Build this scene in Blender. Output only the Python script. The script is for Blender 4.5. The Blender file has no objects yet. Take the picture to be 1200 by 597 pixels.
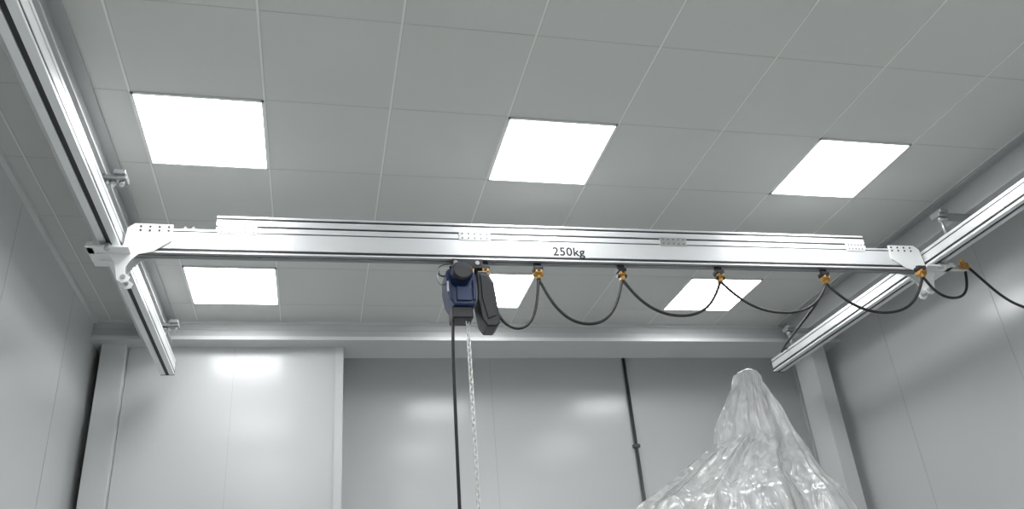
import bpy, bmesh, math, random
from mathutils import Vector, Matrix
random.seed(4)
CZ=1.6            # camera height
H=2.54            # ceiling above camera
CEIL=CZ+H
scene=bpy.context.scene

# ------------------------------------------------------------ materials
def mat(name,col,rough=.5,metal=0.,noise=0.,nscale=8.,rvar=0.,bump=0.,bscale=40.,spec=.5,coat=0.,crough=.1,bdist=.02):
    m=bpy.data.materials.new(name); m.use_nodes=True
    nt=m.node_tree; b=nt.nodes['Principled BSDF']
    b.inputs['Base Color'].default_value=(*col,1)
    b.inputs['Roughness'].default_value=rough
    b.inputs['Metallic'].default_value=metal
    b.inputs['Specular IOR Level'].default_value=spec
    b.inputs['Coat Weight'].default_value=coat
    b.inputs['Coat Roughness'].default_value=crough
    tc=nt.nodes.new('ShaderNodeTexCoord')
    n=nt.nodes.new('ShaderNodeTexNoise'); n.inputs['Scale'].default_value=nscale; n.inputs['Detail'].default_value=4
    nt.links.new(tc.outputs['Object'],n.inputs['Vector'])
    if noise>0:
        r=nt.nodes.new('ShaderNodeValToRGB')
        r.color_ramp.elements[0].position=.3; r.color_ramp.elements[1].position=.7
        r.color_ramp.elements[0].color=(*[max(0,c*(1-noise)) for c in col],1)
        r.color_ramp.elements[1].color=(*[min(1,c*(1+noise)) for c in col],1)
        nt.links.new(n.outputs['Fac'],r.inputs['Fac']); nt.links.new(r.outputs['Color'],b.inputs['Base Color'])
    if rvar>0:
        mr=nt.nodes.new('ShaderNodeMapRange')
        mr.inputs['To Min'].default_value=max(.02,rough-rvar); mr.inputs['To Max'].default_value=rough+rvar
        nt.links.new(n.outputs['Fac'],mr.inputs['Value']); nt.links.new(mr.outputs['Result'],b.inputs['Roughness'])
    if bump>0:
        n2=nt.nodes.new('ShaderNodeTexNoise'); n2.inputs['Scale'].default_value=bscale; n2.inputs['Detail'].default_value=1
        nt.links.new(tc.outputs['Object'],n2.inputs['Vector'])
        bp=nt.nodes.new('ShaderNodeBump'); bp.inputs['Strength'].default_value=bump; bp.inputs['Distance'].default_value=bdist
        nt.links.new(n2.outputs['Fac'],bp.inputs['Height']); nt.links.new(bp.outputs['Normal'],b.inputs['Normal'])
        nt.links.new(bp.outputs['Normal'],b.inputs['Coat Normal'])
    return m
M_wall=mat('wall_panel_paint',(.70,.71,.715),.30,0,.01,1.0,.02,.10,.9,spec=.5,coat=.6,crough=.17)
M_ceil=mat('ceiling_panel_paint',(.65,.66,.64),.42,0,.015,2,.05)
M_seam=mat('ceiling_seam_bar',(.84,.85,.83),.4)
M_seamd=mat('ceiling_joint_and_bar_shadow',(.50,.51,.495),.6)  # cross joints, and the shadow colour laid beside the seam bars
M_joint=mat('wall_joint_gray',(.52,.53,.54),.5)
M_trim=mat('trim_paint',(.73,.74,.745),.35)
M_steel=mat('support_steel_paint',(.48,.49,.495),.4,.15,.04,3)
M_beam=mat('cornice_paint',(.60,.61,.615),.38,.1,.03,3)
M_floor=mat('epoxy_floor',(.62,.64,.63),.25,0,.04,1.2,.08)
M_alu=mat('anodised_aluminium',(.84,.85,.86),.33,.35,.03,3,.05)
M_aluL=mat('light_aluminium',(.84,.85,.87),.36,.35,.02,3,.05)
M_rub=mat('black_groove',(.02,.021,.023),.55)
M_dark=mat('dark_slot',(.05,.052,.056),.5,.3)
M_grey=mat('grey_underside',(.30,.305,.31),.45,.4)
M_white=mat('white_coated_steel',(.84,.85,.85),.38,0,.02,10)
M_hole=mat('hole_dark',(.06,.06,.065),.6)
M_bolt=mat('zinc_bolt',(.6,.61,.6),.35,.8)
M_galv=mat('clamp_steel',(.33,.34,.35),.4,.5,.05,20)
M_navy=mat('hoist_navy_paint',(.014,.032,.10),.30,.1,.1,20)
M_blk=mat('black_plastic',(.010,.012,.018),.36,0,.1,20)
M_brass=mat('brass_orange_clip',(.50,.27,.07),.38,.4,.08,30)
M_chain=mat('chain_steel',(.85,.85,.84),.35,.4)
M_cable=mat('black_cable_rubber',(.014,.014,.015),.45)
M_pipe=mat('conduit_gray',(.10,.105,.11),.4,.3)
M_text=mat('printed_black',(.02,.02,.02),.6)
def emis(name,s):
    m=bpy.data.materials.new(name); m.use_nodes=True; nt=m.node_tree
    nt.nodes.remove(nt.nodes['Principled BSDF'])
    e=nt.nodes.new('ShaderNodeEmission'); e.inputs['Color'].default_value=(.985,1,1,1); e.inputs['Strength'].default_value=s
    nt.links.new(e.outputs[0],nt.nodes['Material Output'].inputs[0]); return m
M_led=emis('led_diffuser',11.8)
def plastic():
    m=bpy.data.materials.new('translucent_film'); m.use_nodes=True; nt=m.node_tree
    nt.nodes.remove(nt.nodes['Principled BSDF'])
    out=nt.nodes['Material Output']
    df=nt.nodes.new('ShaderNodeBsdfDiffuse'); df.inputs[0].default_value=(.97,.98,.98,1)
    tl=nt.nodes.new('ShaderNodeBsdfTranslucent'); tl.inputs[0].default_value=(.97,.98,.98,1)
    gl=nt.nodes.new('ShaderNodeBsdfGlossy'); gl.inputs['Roughness'].default_value=.10
    tr=nt.nodes.new('ShaderNodeBsdfTransparent')
    tc=nt.nodes.new('ShaderNodeTexCoord'); mp=nt.nodes.new('ShaderNodeMapping'); mp.inputs['Scale'].default_value=(7,7,1.4)
    n=nt.nodes.new('ShaderNodeTexNoise'); n.inputs['Scale'].default_value=2.2; n.inputs['Detail'].default_value=4; n.inputs['Distortion'].default_value=.7
    nt.links.new(tc.outputs['Object'],mp.inputs[0]); nt.links.new(mp.outputs[0],n.inputs['Vector'])
    bp=nt.nodes.new('ShaderNodeBump'); bp.inputs['Strength'].default_value=.45; bp.inputs['Distance'].default_value=.04
    nt.links.new(n.outputs['Fac'],bp.inputs['Height'])
    for s in (df,tl,gl): nt.links.new(bp.outputs[0],s.inputs['Normal'])
    m1=nt.nodes.new('ShaderNodeMixShader'); m1.inputs[0].default_value=.28
    nt.links.new(df.outputs[0],m1.inputs[1]); nt.links.new(tl.outputs[0],m1.inputs[2])
    # thin film: diffuse/translucent part partly see-through, gloss always on top
    m3=nt.nodes.new('ShaderNodeMixShader')
    mr=nt.nodes.new('ShaderNodeMapRange'); mr.inputs['From Min'].default_value=.35; mr.inputs['From Max'].default_value=.65
    mr.inputs['To Min'].default_value=.12; mr.inputs['To Max'].default_value=.42
    nt.links.new(n.outputs['Fac'],mr.inputs['Value']); nt.links.new(mr.outputs[0],m3.inputs[0])
    nt.links.new(m1.outputs[0],m3.inputs[1]); nt.links.new(tr.outputs[0],m3.inputs[2])
    m2=nt.nodes.new('ShaderNodeMixShader')
    fr=nt.nodes.new('ShaderNodeFresnel'); fr.inputs['IOR'].default_value=1.55
    nt.links.new(bp.outputs[0],fr.inputs['Normal']); ad=nt.nodes.new('ShaderNodeMath'); ad.operation='ADD'; ad.inputs[1].default_value=.07
    nt.links.new(fr.outputs[0],ad.inputs[0]); nt.links.new(ad.outputs[0],m2.inputs[0])
    nt.links.new(m3.outputs[0],m2.inputs[1]); nt.links.new(gl.outputs[0],m2.inputs[2])
    nt.links.new(m2.outputs[0],out.inputs[0]); return m
M_film=plastic()

# ------------------------------------------------------------ helpers (z given relative to eye height)
def link(o,parent=None):
    scene.collection.objects.link(o)
    if parent: o.parent=parent
    return o
def empty(name,loc=(0,0,0),rz=0):
    e=bpy.data.objects.new(name,None); e.empty_display_size=.1; e.location=loc; e.rotation_euler=(0,0,rz)
    scene.collection.objects.link(e); return e
class B:
    """mesh builder"""
    def __init__(s): s.bm=bmesh.new(); s.mats=[]
    def mi(s,m):
        if m not in s.mats: s.mats.append(m)
        return s.mats.index(m)
    def box(s,x0,x1,y0,y1,z0,z1,m,bev=0):
        r=bmesh.ops.create_cube(s.bm,size=1)
        for v in r['verts']:
            v.co=Vector(((x0+x1)/2+v.co.x*(x1-x0),(y0+y1)/2+v.co.y*(y1-y0),(z0+z1)/2+v.co.z*(z1-z0)))
        fs=set(f for v in r['verts'] for f in v.link_faces)
        for f in fs: f.material_index=s.mi(m)
        if bev:
            es=list(set(e for v in r['verts'] for e in v.link_edges))
            q=bmesh.ops.bevel(s.bm,geom=es,offset=bev,segments=2,profile=.5,affect='EDGES')
            for f in q['faces']: f.material_index=s.mi(m)
        return s
    def cyl(s,p0,p1,r,m,seg=20,r2=None):
        p0=Vector(p0);p1=Vector(p1);d=p1-p0
        q=bmesh.ops.create_cone(s.bm,cap_ends=True,segments=seg,radius1=r,radius2=r if r2 is None else r2,depth=d.length)
        M=Matrix.Translation((p0+p1)/2)@d.to_track_quat('Z','Y').to_matrix().to_4x4()
        bmesh.ops.transform(s.bm,matrix=M,verts=q['verts'])
        for f in set(f for v in q['verts'] for f in v.link_faces):
            f.material_index=s.mi(m)
            if len(f.verts)==4: f.smooth=True
        return s
    def prism(s,pts,axis,a,b,m):
        """extrude 2D polygon; axis 'y': pts are (x,z); 'x': pts are (y,z); 'z': (x,y)"""
        def P(p,t):
            return {'y':(p[0],t,p[1]),'x':(t,p[0],p[1]),'z':(p[0],p[1],t)}[axis]
        v0=[s.bm.verts.new(P(p,a)) for p in pts]; v1=[s.bm.verts.new(P(p,b)) for p in pts]
        n=len(pts); fs=[s.bm.faces.new(v0),s.bm.faces.new(v1[::-1])]
        for i in range(n): fs.append(s.bm.faces.new((v0[i],v0[(i+1)%n],v1[(i+1)%n],v1[i])))
        for f in fs: f.material_index=s.mi(m)
        bmesh.ops.recalc_face_normals(s.bm,faces=fs); return s
    def done(s,name,parent=None,bevel=0):
        me=bpy.data.meshes.new(name); s.bm.to_mesh(me); s.bm.free()
        for m in s.mats: me.materials.append(m)
        o=bpy.data.objects.new(name,me); link(o,parent)
        if bevel:
            md=o.modifiers.new('bev','BEVEL'); md.width=bevel; md.segments=2; md.limit_method='ANGLE'; md.angle_limit=.6
        return o
def tube(name,pts,r,m,parent=None,smooth=True):
    cu=bpy.data.curves.new(name,'CURVE'); cu.dimensions='3D'; cu.bevel_depth=r; cu.bevel_resolution=4; cu.use_fill_caps=True
    if smooth:
        sp=cu.splines.new('NURBS'); sp.points.add(len(pts)-1)
        for i,p in enumerate(pts): sp.points[i].co=(*p,1)
        sp.use_endpoint_u=True; sp.order_u=4; sp.resolution_u=8
    else:
        sp=cu.splines.new('POLY'); sp.points.add(len(pts)-1)
        for i,p in enumerate(pts): sp.points[i].co=(*p,1)
    cu.materials.append(m); o=bpy.data.objects.new(name,cu); return link(o,parent)

# ------------------------------------------------------------ room shell
XL,XR,YB,YF=-1.60,4.52,6.80,-6.0
B().box(XL-.2,XR+.2,YF-.2,YB+.2,-.1,0,M_floor).done('floor')
B().box(XL-.2,XR+.2,YF-.2,YB+.2,CEIL,CEIL+.1,M_ceil).done('ceiling')
B().box(XL-.12,XL,YF,YB,0,CEIL,M_wall).done('wall_left')
B().box(XR,XR+.12,YF,YB,0,CEIL,M_wall).done('wall_right')
B().box(XL-.12,XR+.12,YF-.12,YF,0,CEIL,M_wall).done('wall_front')
b=B(); b.box(XL-.12,XR+.12,YB,YB+.12,0,CEIL,M_wall)
b.done('wall_back')
# projecting wall bay on the left
b=B(); b.box(-1.37,.13,6.17,YB,0,CZ+2.384,M_wall)
b.box(.13,.19,6.155,YB,0,CZ+2.384,M_trim)
b.box(-.62,-.6175,6.1688,6.17,0,CZ+2.384,M_joint)
b.done('wall_bay')
# joints / trims
b=B()
b.box(2.74,2.746,YB-.002,YB,0,CEIL,M_joint); b.box(1.49,1.493,YB-.001,YB,0,CEIL,M_joint)
b.box(XR-.02,XR,YB-.02,YB,0,CEIL,M_trim)
b.done('trim_1')
b=B()
y=YB-1.35
while y>YF:
    b.box(XL,XL+.0015,y,y+.004,0,CEIL,M_joint); b.box(XR-.0015,XR,y,y+.004,0,CEIL,M_joint); y-=1.15
b.done('trim_2')
b=B(); b.box(XL,XL+.03,YF,6.01,CEIL-.03,CEIL,M_trim); b.box(XR-.03,XR,YF,6.01,CEIL-.03,CEIL,M_trim); b.done('trim_3')
b=B(); b.box(XL,XL+.015,YF,YB,0,.1,M_trim); b.done('baseboard_left')
b=B(); b.box(XR-.015,XR,YF,YB,0,.1,M_trim); b.done('baseboard_right')
# corner columns
def column(x0,x1,y0,y1):
    b=B(); b.box(x0,x1,y0,y1,0,CZ+2.384,M_trim,.004)
    b.box(x0-.004,x1+.004,y0-.004,y1,0,.12,M_trim,.002)
    return b.done('corner_column')
column(-1.545,-1.374,6.10,6.38)
column(4.26,4.40,6.10,6.38)
# cornice beam along back wall
b=B(); z0=CZ+2.384
b.box(XL,XR,6.01,6.40,z0,z0+.016,M_beam)
b.box(XL,XR,6.38,6.40,z0+.016,CEIL,M_beam)
b.box(XL,XR,6.025,6.05,z0+.016,CEIL,M_beam)
b.box(XL,XR,6.01,6.03,CEIL-.022,CEIL,M_trim)
b.box(XL,XR,6.0,6.012,z0+.0,z0+.028,M_trim)
b.box(XL,XR,6.0215,6.0255,z0+.085,z0+.089,M_joint)
b.done('cornice_beam')
# ceiling grid
T=.6; X0=-.887; Y0=3.295
b=B(); k=-1
xs=[X0+T*k for k in range(-1,10) if XL<X0+T*k<XR]
ys=[Y0+T*k for k in range(-15,5) if YF<Y0+T*k<6.0]
for x in xs:
    b.box(x-.005,x+.005,YF,6.01,CEIL-.002,CEIL,M_seam); b.box(x+.005,x+.008,YF,6.01,CEIL-.001,CEIL,M_seamd)  # bright bar, then a thin darker strip painting its shadow on one side
for y in ys: b.box(XL,XR,y-.002,y+.002,CEIL-.0008,CEIL,M_seamd)
b.done('ceiling_grid')
# led panels
for ky in (3,0,-3,-6,-9,-12):
    for kx in (0,3,6):
        x=X0+T*kx; y=Y0+T*ky
        e=empty('ceiling_led_panel',(x+T/2,y+T/2,CEIL))
        b=B(); h=.298
        for s in (-1,1):
            b.box(min(s*h,s*(h-.012)),max(s*h,s*(h-.012)),-h,h,-.008,0,M_aluL)
            b.box(-h,h,min(s*h,s*(h-.012)),max(s*h,s*(h-.012)),-.008,0,M_aluL)
        b.done('frame',e)
        B().box(-h+.012,h-.012,-h+.012,h-.012,-.006,-.001,M_led).done('diffuser',e)

# ------------------------------------------------------------ support beams (H profile) and runway rails
def hbeam(xc,yA,yB,z0,z1,w=.2):
    e=empty('support_beam',(xc,0,0)); b=B()
    b.box(-w/2,w/2,yA,yB,z0,z0+.012,M_steel,.002); b.box(-w/2,w/2,yA,yB,z1-.012,z1,M_steel,.002)
    b.box(-.045,.045,yA,yB,z0+.012,z1-.012,M_steel)
    b.done('h_profile',e); return e
hbeam(-1.14,YF,6.0,CZ+2.34,CEIL); hbeam(4.03,YF,6.0,CZ+2.34,CEIL)
RH=.105; RZ=CZ+2.075
def rail(xc,sgn,bx0,bx1):
    """sgn = +1 inner side faces +x ; bx0..bx1 world x range of the clamp plates"""
    e=empty('runway_rail',(xc,0,0)); w=.047; yA,yB=-1.5,5.9
    h=RH
    side=[(w,0),(w,.014),(w-.008,.017),(w-.008,.026),(w,.029),(w,h-.026),(w-.006,h-.024),(w-.006,h-.020),(w,h-.018),(w,h)]
    pts=[(.012,0)]+side+[(-x,z) for x,z in side[::-1]]+[(-.012,0),(-.012,.02),(.012,.02)]
    b=B(); b.prism([(x,RZ+z) for x,z in pts],'y',yA,yB,M_alu); b.done('extrusion',e)
    b=B()
    for s in (-1,1):
        a,c=sorted((s*(w-.0085),s*(w-.001))); b.box(a,c,yA+.001,yB-.001,RZ+.0175,RZ+.0255,M_rub)
        a,c=sorted((s*(w-.0065),s*(w-.002))); b.box(a,c,yA+.001,yB-.001,RZ+h-.0238,RZ+h-.0202,M_rub)
    b.box(-.011,.011,yA+.001,yB-.001,RZ+.004,RZ+.019,M_rub)
    b.done('grooves',e)
    b=B(); b.box(-w-.001,w+.001,yB,yB+.006,RZ-.003,RZ+h+.002,M_dark,.002); b.done('end_cap',e)
    bx0-=xc; bx1-=xc
    for i,y in enumerate((5.62,3.74,1.86,0.0)):
        b=B(); zt=CZ+2.34
        b.box(bx0,bx1,y-.035,y+.035,zt-.020,zt-.002,M_galv,.002)
        b.box(-.035,.035,y-.04,y+.04,RZ+h,RZ+h+.012,M_galv,.002)
        b.cyl((0,y,RZ+h),(0,y,zt-.01),.010,M_bolt)
        b.cyl((0,y,zt-.045),(0,y,zt-.02),.018,M_bolt,6)
        ex=bx1 if sgn>0 else bx0
        for u in (.025,.065):
            xx=ex-sgn*u
            b.cyl((xx,y,zt-.050),(xx,y,zt+.03),.008,M_bolt,12); b.cyl((xx,y,zt-.038),(xx,y,zt-.020),.015,M_bolt,6)
        a,c=sorted((ex-sgn*.005,ex-sgn*.06)); b.box(a,c,y-.05,y+.05,zt-.002,zt+.022,M_galv,.003)
        b.done('hanger_%d'%i,e)
    return e
rail(-1.037,1,-1.16,-.945); rail(3.767,-1,3.735,4.10)

# ------------------------------------------------------------ bridge girder
GX,GY=1.39,3.99
G=empty('crane_bridge_girder',(GX,GY,CZ),-.0106)
g0,g1=-.955-GX,3.69-GX
t=.034
side=[(t,0),(t,.010),(t-.008,.013),(t-.008,.023),(t,.026),(t,.122),(t-.006,.124),(t-.006,.128),(t,.130),(t,.142)]
pts=[(.010,0)]+side+[(-x,z) for x,z in side[::-1]]+[(-.010,0),(-.010,.02),(.010,.02)]
b=B(); b.prism([(y,2.055+z) for y,z in pts],'x',g0,g1,M_aluL)
b.done('main_profile',G)
b=B()
for s in (-1,1):
    a,c=sorted((s*(t-.0085),s*(t-.001))); b.box(g0+.001,g1-.001,a,c,2.0683,2.0777,M_rub)
    a,c=sorted((s*(t-.0065),s*(t-.002))); b.box(g0+.001,g1-.001,a,c,2.1793,2.1827,M_rub)
b.box(g0+.001,g1-.001,-.009,.009,2.06,2.074,M_rub)
b.box(g0+.001,g1-.001,-.033,-.012,2.053,2.0548,M_grey); b.box(g0+.001,g1-.001,.012,.033,2.053,2.0548,M_grey)
b.done('groove_inserts',G)
# upper stiffener profile
u0,u1=-.543-GX,3.33-GX; t2=.030; hz=.085
side=[(t2,0),(t2,.016),(t2-.008,.019),(t2-.008,.025),(t2,.028),(t2,hz-.024),(t2-.008,hz-.021),(t2-.008,hz-.014),(t2,hz-.011),(t2,hz)]
pts=side+[(-x,z) for x,z in side[::-1]]
b=B(); b.prism([(y,2.199+z) for y,z in pts],'x',u0,u1,M_aluL); b.done('stiffener_profile',G)
b=B()
for s in (-1,1):
    for zz in (.019,hz-.021):
        a,c=sorted((s*(t2-.0085),s*(t2-.001))); b.box(u0+.001,u1-.001,a,c,2.199+zz+.0003,2.199+zz+.0057+(.001 if zz>.03 else 0),M_rub)
b.done('stiffener_grooves',G)
# splice plates with screws
for i,(xc,w) in enumerate(((-.435,.20),(.835,.18),(2.03,.17),(3.25,.13))):
    b=B(); xc-=GX; yf=-.038
    b.box(xc-w/2,xc+w/2,yf,yf+.006,2.172,2.228,M_white if i!=2 else M_bolt,.002)
    n=5
    for k in range(n):
        x=xc-w/2+.02+(w-.04)*k/(n-1)
        for z in (2.186,2.214): b.cyl((x,yf-.004,z),(x,yf+.001,z),.0050,M_galv,10)
    b.done('splice_plate_%d'%i,G)
# bolts on top near the left end
b=B()
for x in (-.70,-.66):
    b.cyl((x-GX,0,2.197),(x-GX,0,2.225),.009,M_galv,8); b.cyl((x-GX,0,2.206),(x-GX,0,2.214),.017,M_galv,6)
b.box(-.72-GX,-.64-GX,-.025,.025,2.196,2.202,M_galv); b.done('end_stop_bolts',G)
# load marking
cu=bpy.data.curves.new('load_marking','FONT'); cu.body='250kg'; cu.size=.074; cu.extrude=.0004; cu.align_x='CENTER'; cu.space_character=1.08
cu.offset=.0012
cu.materials.append(M_text); to=bpy.data.objects.new('load_marking',cu); to.location=(1.375-GX,-.0352,2.092); to.rotation_euler=(math.pi/2,0,0); link(to,G)
# end carriages
def carriage(sgn,xr):
    """sgn -1 left, xr rail centre x (world); u = distance outward from rail centre"""
    e=bpy.data.objects.new('end_carriage_'+('a' if sgn<0 else 'b'),None); link(e,G); e.location=(xr-GX,0,0)
    def X(u): return sgn*u
    b=B()
    for ys in (-.042,.036):
        P=[(-.285,2.215),(-.10,2.218),(-.066,2.19),(-.056,2.062),(.045,2.062),(.065,2.052),(.062,2.036),(.0,2.030),(-.03,1.985),(-.044,1.925),(-.05,1.895),(-.075,1.878),(-.105,1.885),(-.112,1.91),(-.085,1.93),(-.082,1.96),(-.10,2.00),(-.135,2.04),(-.20,2.055),(-.285,2.12)]
        b.prism([(X(u),z) for u,z in P],'y',ys,ys+.006,M_white)
        if ys<0:
            for k in range(4):
                for z in (2.200,2.178):
                    b.cyl((X(-.265+.045*k),ys-.003,z),(X(-.265+.045*k),ys+.001,z),.006,M_hole,10)
    b.done('side_plates',e,.0008)
    b=B(); a,c=sorted((X(-.10),X(.10))); b.box(a,c,-.11,.11,2.040,2.052,M_white,.002)
    a,c=sorted((X(.065),X(.10))); b.box(a,c,-.10,-.03,2.040,2.072,M_white,.003)
    a,c=sorted((X(-.075),X(-.055))); b.box(a,c,-.038,.038,1.90,2.04,M_white,.002)
    b.cyl((X(.0),-.10,2.030),(X(0),-.10,2.062),.014,M_bolt,12)
    b.cyl((X(-.08),-.05,1.91),(X(-.08),.05,1.91),.012,M_bolt,12)
    b.done('carriage_plate',e)
    b=B()
    for y in (-.08,.08):
        b.cyl((X(-.005),y,2.056),(X(.005),y,2.056),.012,M_blk,16)
        b.box(-.006,.006,y-.01,y+.01,2.045,2.078,M_galv)
    b.done('rollers',e)
carriage(-1,-1.037); carriage(1,3.767)

# ------------------------------------------------------------ chain hoist
HX,HY,HZ=.765,3.99,CZ
Ht=empty('electric_chain_hoist',(HX,HY,HZ))
b=B()  # trolley
for y in (-.048,.048): b.box(-.07,.10,y-.004,y+.004,1.99,2.045,M_blk,.002)
b.box(-.03,.03,-.045,.045,1.98,1.992,M_galv); b.box(.01,.04,-.02,.02,1.945,1.995,M_blk,.004)
for x in (-.05,.07): b.cyl((x,-.056,2.02),(x,-.03,2.02),.012,M_galv,14)
b.box(-.04,.06,-.008,.008,1.99,2.058,M_galv)
b.done('trolley',Ht)
b=B()  # gear housing
P=[(-.110,1.95),(-.10,1.965),(.03,1.965),(.045,1.945),(.048,1.80),(.038,1.755),(-.075,1.755),(-.10,1.80),(-.112,1.88)]
b.prism(P,'y',-.085,.09,M_navy); b.done('gear_housing',Ht,.008)
b=B()
b.box(-.085,.03,-.06,.06,1.69,1.76,M_blk,.008); b.box(-.06,.02,-.096,-.084,1.775,1.86,M_navy,.004)
b.box(-.10,-.085,-.097,-.084,1.78,1.90,M_navy,.003); b.box(.028,.042,-.097,-.084,1.78,1.90,M_navy,.003)
b.done('chain_guide',Ht)
b=B()  # motor with cooling fins, axis along y (towards viewer)
b.cyl((-.035,-.135,1.925),(-.035,-.07,1.925),.052,M_blk,40)
for k in range(5):
    yy=-.132+.011*k; b.cyl((-.035,yy,1.925),(-.035,yy+.005,1.925),.060,M_navy,40)
b.cyl((-.035,-.155,1.925),(-.035,-.135,1.925),.050,M_blk,40,.060)
for k in range(4): b.cyl((-.035,-.160+.001*k,1.925),(-.035,-.1555,1.925),.046-.011*k,M_navy if k%2 else M_dark,32)
b.done('motor',Ht)
b=B()  # electric box / chain container, slanted
P=[(.058,1.965),(.118,1.965),(.15,1.90),(.172,1.665),(.150,1.64),(.098,1.64),(.075,1.68),(.058,1.80)]
b.prism(P,'y',-.07,.07,M_blk); b.done('chain_container',Ht,.008)
b=B(); P=[(.075,1.94),(.112,1.94),(.138,1.89),(.152,1.70),(.105,1.68),(.08,1.80)]
b.prism(P,'y',-.078,-.068,M_blk); b.done('container_rib',Ht,.003)
b=B(); b.box(-.11,-.10,-.088,-.084,1.83,1.89,M_white); b.box(.035,.05,-.05,0,1.965,1.99,M_brass,.003)
b.done('labels',Ht)
tube('power_loop',[(-.10,-.05,1.94),(-.145,-.06,1.92),(-.16,-.06,1.98),(-.12,-.05,2.01),(-.06,-.05,2.01)],.005,M_cable,Ht)
tube('power_loop_2',[(-.11,-.05,1.89),(-.15,-.07,1.86),(-.17,-.07,1.94),(-.14,-.06,2.0),(-.06,-.05,2.0)],.0035,M_grey,Ht)
# load chain
def chain(name,x,y,z0,z1,parent,pitch=.027,wr=.0042):
    bm=bmesh.new(); n=int((z0-z1)/pitch)
    seg,rs=14,6
    for i in range(n):
        zc=z0-pitch*i; rings=[]
        for k in range(seg):
            a=2*math.pi*k/seg
            lx=.0098*math.cos(a); lz=.0085*math.sin(a)+(.0085 if math.sin(a)>0 else -.0085)
            nx,nz=math.cos(a),math.sin(a); ring=[]
            for j in range(rs):
                c=2*math.pi*j/rs
                px=lx+wr*math.cos(c)*nx; pz=lz+wr*math.cos(c)*nz; py=wr*math.sin(c)
                if i%2: px,py=py,px
                px,py=(px*.87-py*.5),(px*.5+py*.87)
                ring.append(bm.verts.new((x+px,y+py,zc+pz)))
            rings.append(ring)
        for k in range(seg):
            for j in range(rs):
                f=bm.faces.new((rings[k][j],rings[(k+1)%seg][j],rings[(k+1)%seg][(j+1)%rs],rings[k][(j+1)%rs])); f.smooth=True
    bmesh.ops.recalc_face_normals(bm,faces=bm.faces)
    me=bpy.data.meshes.new(name); bm.to_mesh(me); bm.free(); me.materials.append(M_chain)
    return link(bpy.data.objects.new(name,me),parent)
chain('load_chain',.004,-.01,1.685,-.42,Ht)
b=B(); b.cyl((.004,-.01,-.52),(.004,-.01,-.42),.026,M_blk,20); b.done('hook_block',Ht)
tube('hook',[(0,-.01,-.52),(0,-.01,-.56),(.04,-.01,-.59),(.04,-.01,-.64),(0,-.01,-.66),(-.04,-.01,-.63),(-.045,-.01,-.60)],.010,M_galv,Ht)
tube('pendant_cable',[(-.075,-.02,1.70),(-.085,-.02,1.55),(-.088,-.02,1.2),(-.092,-.02,.5),(-.098,-.02,-.3)],.0085,M_cable,Ht)
b=B(); b.box(-.125,-.07,-.045,.005,-.50,-.29,M_blk,.01)
for z in (-.34,-.39,-.44): b.cyl((-.0975,-.054,z),(-.0975,-.04,z),.013,M_brass if z<-.42 else M_white,16)
b.done('pendant_control',Ht)

# ------------------------------------------------------------ festoon system
F=empty('festoon_cable',(0,0,CZ))
def gy(x): return GY-.0106*(x-GX)
tx=[.885,1.191,1.688,2.30,3.0,3.63]
for i,x in enumerate(tx):
    y=gy(x) if i<5 else gy(x)-.075; b=B(); o=0 if i<5 else .02
    b.box(x-.022,x+.022,y-.008,y+.008,2.02+o,2.052+o*.2,M_blk,.003)
    b.box(x-.026,x+.026,y-.026,y+.026,2.005+o,2.028+o,M_blk,.004)
    b.box(x-.020,x+.020,y-.030,y+.030,1.983+o,2.004+o,M_brass,.005)
    b.cyl((x-.028,y,1.985+o),(x+.028,y,1.985+o),.013,M_blk if i in(2,3) else M_brass,16)
    b.cyl((x,y-.034,2.0+o),(x,y-.02,2.0+o),.009,M_blk,12)
    b.box(x-.012,x+.012,y-.018,y+.018,1.955+o,1.985+o,M_brass,.005)
    b.done('cable_trolley_%d'%(i+1),F)
xl,yl=4.0,3.93
b=B(); b.box(xl-.20,xl+.01,yl-.012,yl+.0,2.044,2.056,M_white,.002); b.box(xl-.02,xl+.02,yl-.025,yl+.025,2.056,2.10,M_brass,.005); b.cyl((xl,yl,2.10),(xl,yl,2.13),.013,M_brass,14)
b.done('cable_arm',F)
def sag(p,q,zl,k=0,n=16,sh=1.0):
    out=[]
    for i in range(n+1):
        t=i/n; base=p[2]+(q[2]-p[2])*t
        mid=(p[2]+q[2])/2-zl
        d=mid*(1-abs(2*t-1)**2.1)
        xx=p[0]+(q[0]-p[0])*t+.018*math.sin(2*math.pi*t)*-1
        out.append((xx,p[1]+(q[1]-p[1])*t+k*math.sin(math.pi*t),base-d))
    return out
lows=[1.645,1.672,1.725,1.75,1.74]
P5=(tx[5],gy(tx[5])-.075,1.985)
for i in range(5):
    a=(tx[i],gy(tx[i]),1.962); c=(tx[i+1],gy(tx[i+1]),1.962) if i<4 else P5
    tube('cable_loop_%d'%(i+1),sag(a,c,lows[i],-.03),.0085,M_cable,F)
tube('cable_loop_6',sag(P5,(xl,yl,2.05),1.84,-.02),.0085,M_cable,F)
tube('cable_loop_7',[(xl,yl,2.11),(xl+.04,yl-.03,2.02),(xl+.10,yl-.07,1.86),(xl+.17,yl-.13,1.74),(xl+.27,yl-.22,1.66),(XR-.10,yl-.35,1.68),(XR-.03,yl-.45,1.80),(XR-.012,yl-.5,1.95)],.0085,M_cable,F)
tube('cable_drop',[(3.0,gy(3.0),1.97),(2.97,gy(3)-.0,1.90),(3.03,4.3,1.87),(3.28,5.0,1.95),(3.50,5.4,2.04),(3.66,5.6,2.16),(3.76,5.66,2.20)],.008,M_cable,F)

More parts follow.
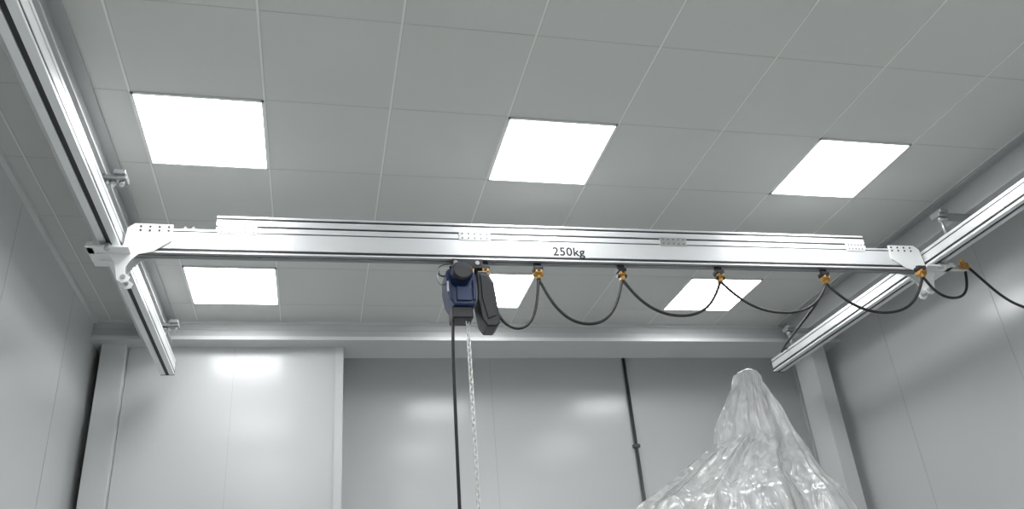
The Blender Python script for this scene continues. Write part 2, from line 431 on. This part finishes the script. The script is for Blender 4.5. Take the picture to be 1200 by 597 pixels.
# ------------------------------------------------------------ conduit pole on back wall
e=empty('wall_conduit',(2.755,YB-.025,0)); b=B()
b.cyl((0,0,0.02),(0,0,CEIL-.001),.014,M_pipe,16)
for z in (.8,2.0,3.3): b.box(-.03,.03,-.018,.024,z-.015,z+.015,M_pipe,.003)
b.done('pipe',e)

# ------------------------------------------------------------ machine wrapped in translucent film
PX,PY=2.70,4.6
W=empty('plastic_covered_machine',(0,0,0))
prof=[(1.625,2.675,2.725),(1.605,2.63,2.76),(1.56,2.61,2.785),(1.52,2.60,2.78),(1.48,2.57,2.80),(1.37,2.50,2.84),(1.259,2.44,2.87),(1.16,2.41,2.90),(1.08,2.26,2.93),(.996,2.13,2.95),(.88,1.95,3.0),(.78,1.78,3.06),(.4,1.55,3.2),(-.4,1.40,3.3),(-1.2,1.33,3.36),(-1.59,1.28,3.42)]
def lerp(z):
    for i in range(len(prof)-1):
        a,c=prof[i],prof[i+1]
        if z<=a[0] and z>=c[0]:
            t=(a[0]-z)/(a[0]-c[0]); return a[1]+(c[1]-a[1])*t,a[2]+(c[2]-a[2])*t
    return prof[-1][1:]
from mathutils import noise as mn
bm=bmesh.new(); N=460; Mz=200; rows=[]
def ridge(v,s=.0008): return 1-2*math.sqrt(mn.noise(v)**2+s)*1.7
for j in range(Mz+1):
    t=j/Mz; z=1.625-(1.625+1.59)*(t**1.35)
    l,r=lerp(z); cx=(l+r)/2; hw=(r-l)/2
    d=1.625-z; hy=min(hw*.85+.02,.65); row=[]
    for i in range(N):
        th=2*math.pi*i/N
        amp=min(.014+.09*d,.070)
        ct,st=math.cos(th),math.sin(th)
        f=ridge(Vector((ct*2.6,st*2.6,d*.40+3)))*1.0+ridge(Vector((ct*5.5,st*5.5,d*.55+9)))*.35-.75
        nz=.5*mn.noise(Vector((ct*1.6,st*1.6,z*1.8)))+.16*ridge(Vector((ct*3.5+z,st*3.5,z*4)))
        rr=1+amp*(f*.9+nz)/max(hw,.06)
        x=cx+hw*ct*rr; y=PY+hy*st*rr
        row.append(bm.verts.new((x,y,CZ+z+.015*f*min(1,d*3))))
    rows.append(row)
for j in range(Mz):
    for i in range(N):
        f=bm.faces.new((rows[j][i],rows[j+1][i],rows[j+1][(i+1)%N],rows[j][(i+1)%N])); f.smooth=True
top=bm.verts.new((2.70,PY,CZ+1.64))
for i in range(N):
    f=bm.faces.new((top,rows[0][i],rows[0][(i+1)%N])); f.smooth=True
bmesh.ops.recalc_face_normals(bm,faces=bm.faces)
for v in bm.verts: v.co.z=max(v.co.z,.004)
me=bpy.data.meshes.new('film_drape'); bm.to_mesh(me); bm.free(); me.materials.append(M_film)
link(bpy.data.objects.new('film_drape',me),W)
M_mach=mat('machine_paint',(.8,.81,.82),.4)
b=B(); b.box(1.85,3.0,4.3,4.9,0,1.45,M_mach,.02); b.box(2.66,2.74,4.57,4.63,1.45,3.10,M_mach,.01)
b.done('machine_body',W)

# ------------------------------------------------------------ world, camera
w=bpy.data.worlds.new('world'); scene.world=w; w.use_nodes=True
w.node_tree.nodes['Background'].inputs[0].default_value=(.5,.52,.53,1); w.node_tree.nodes['Background'].inputs[1].default_value=.3
cd=bpy.data.cameras.new('camera'); cam=bpy.data.objects.new('camera',cd); scene.collection.objects.link(cam)
right=Vector((.9736,-.2135,-.0805)).normalized()
fwd=Vector((.2265,.8613,.4548)).normalized()
up=right.cross(fwd).normalized(); right=fwd.cross(up).normalized()
R=Matrix((right,up,-fwd)).transposed().to_4x4()
cam.matrix_world=Matrix.Translation((0,0,CZ))@R
cd.sensor_fit='HORIZONTAL'; cd.sensor_width=36; cd.lens=28.8; cd.clip_start=.02
scene.camera=cam
scene.view_settings.view_transform='Standard'
scene.view_settings.look='None'
scene.view_settings.exposure=0
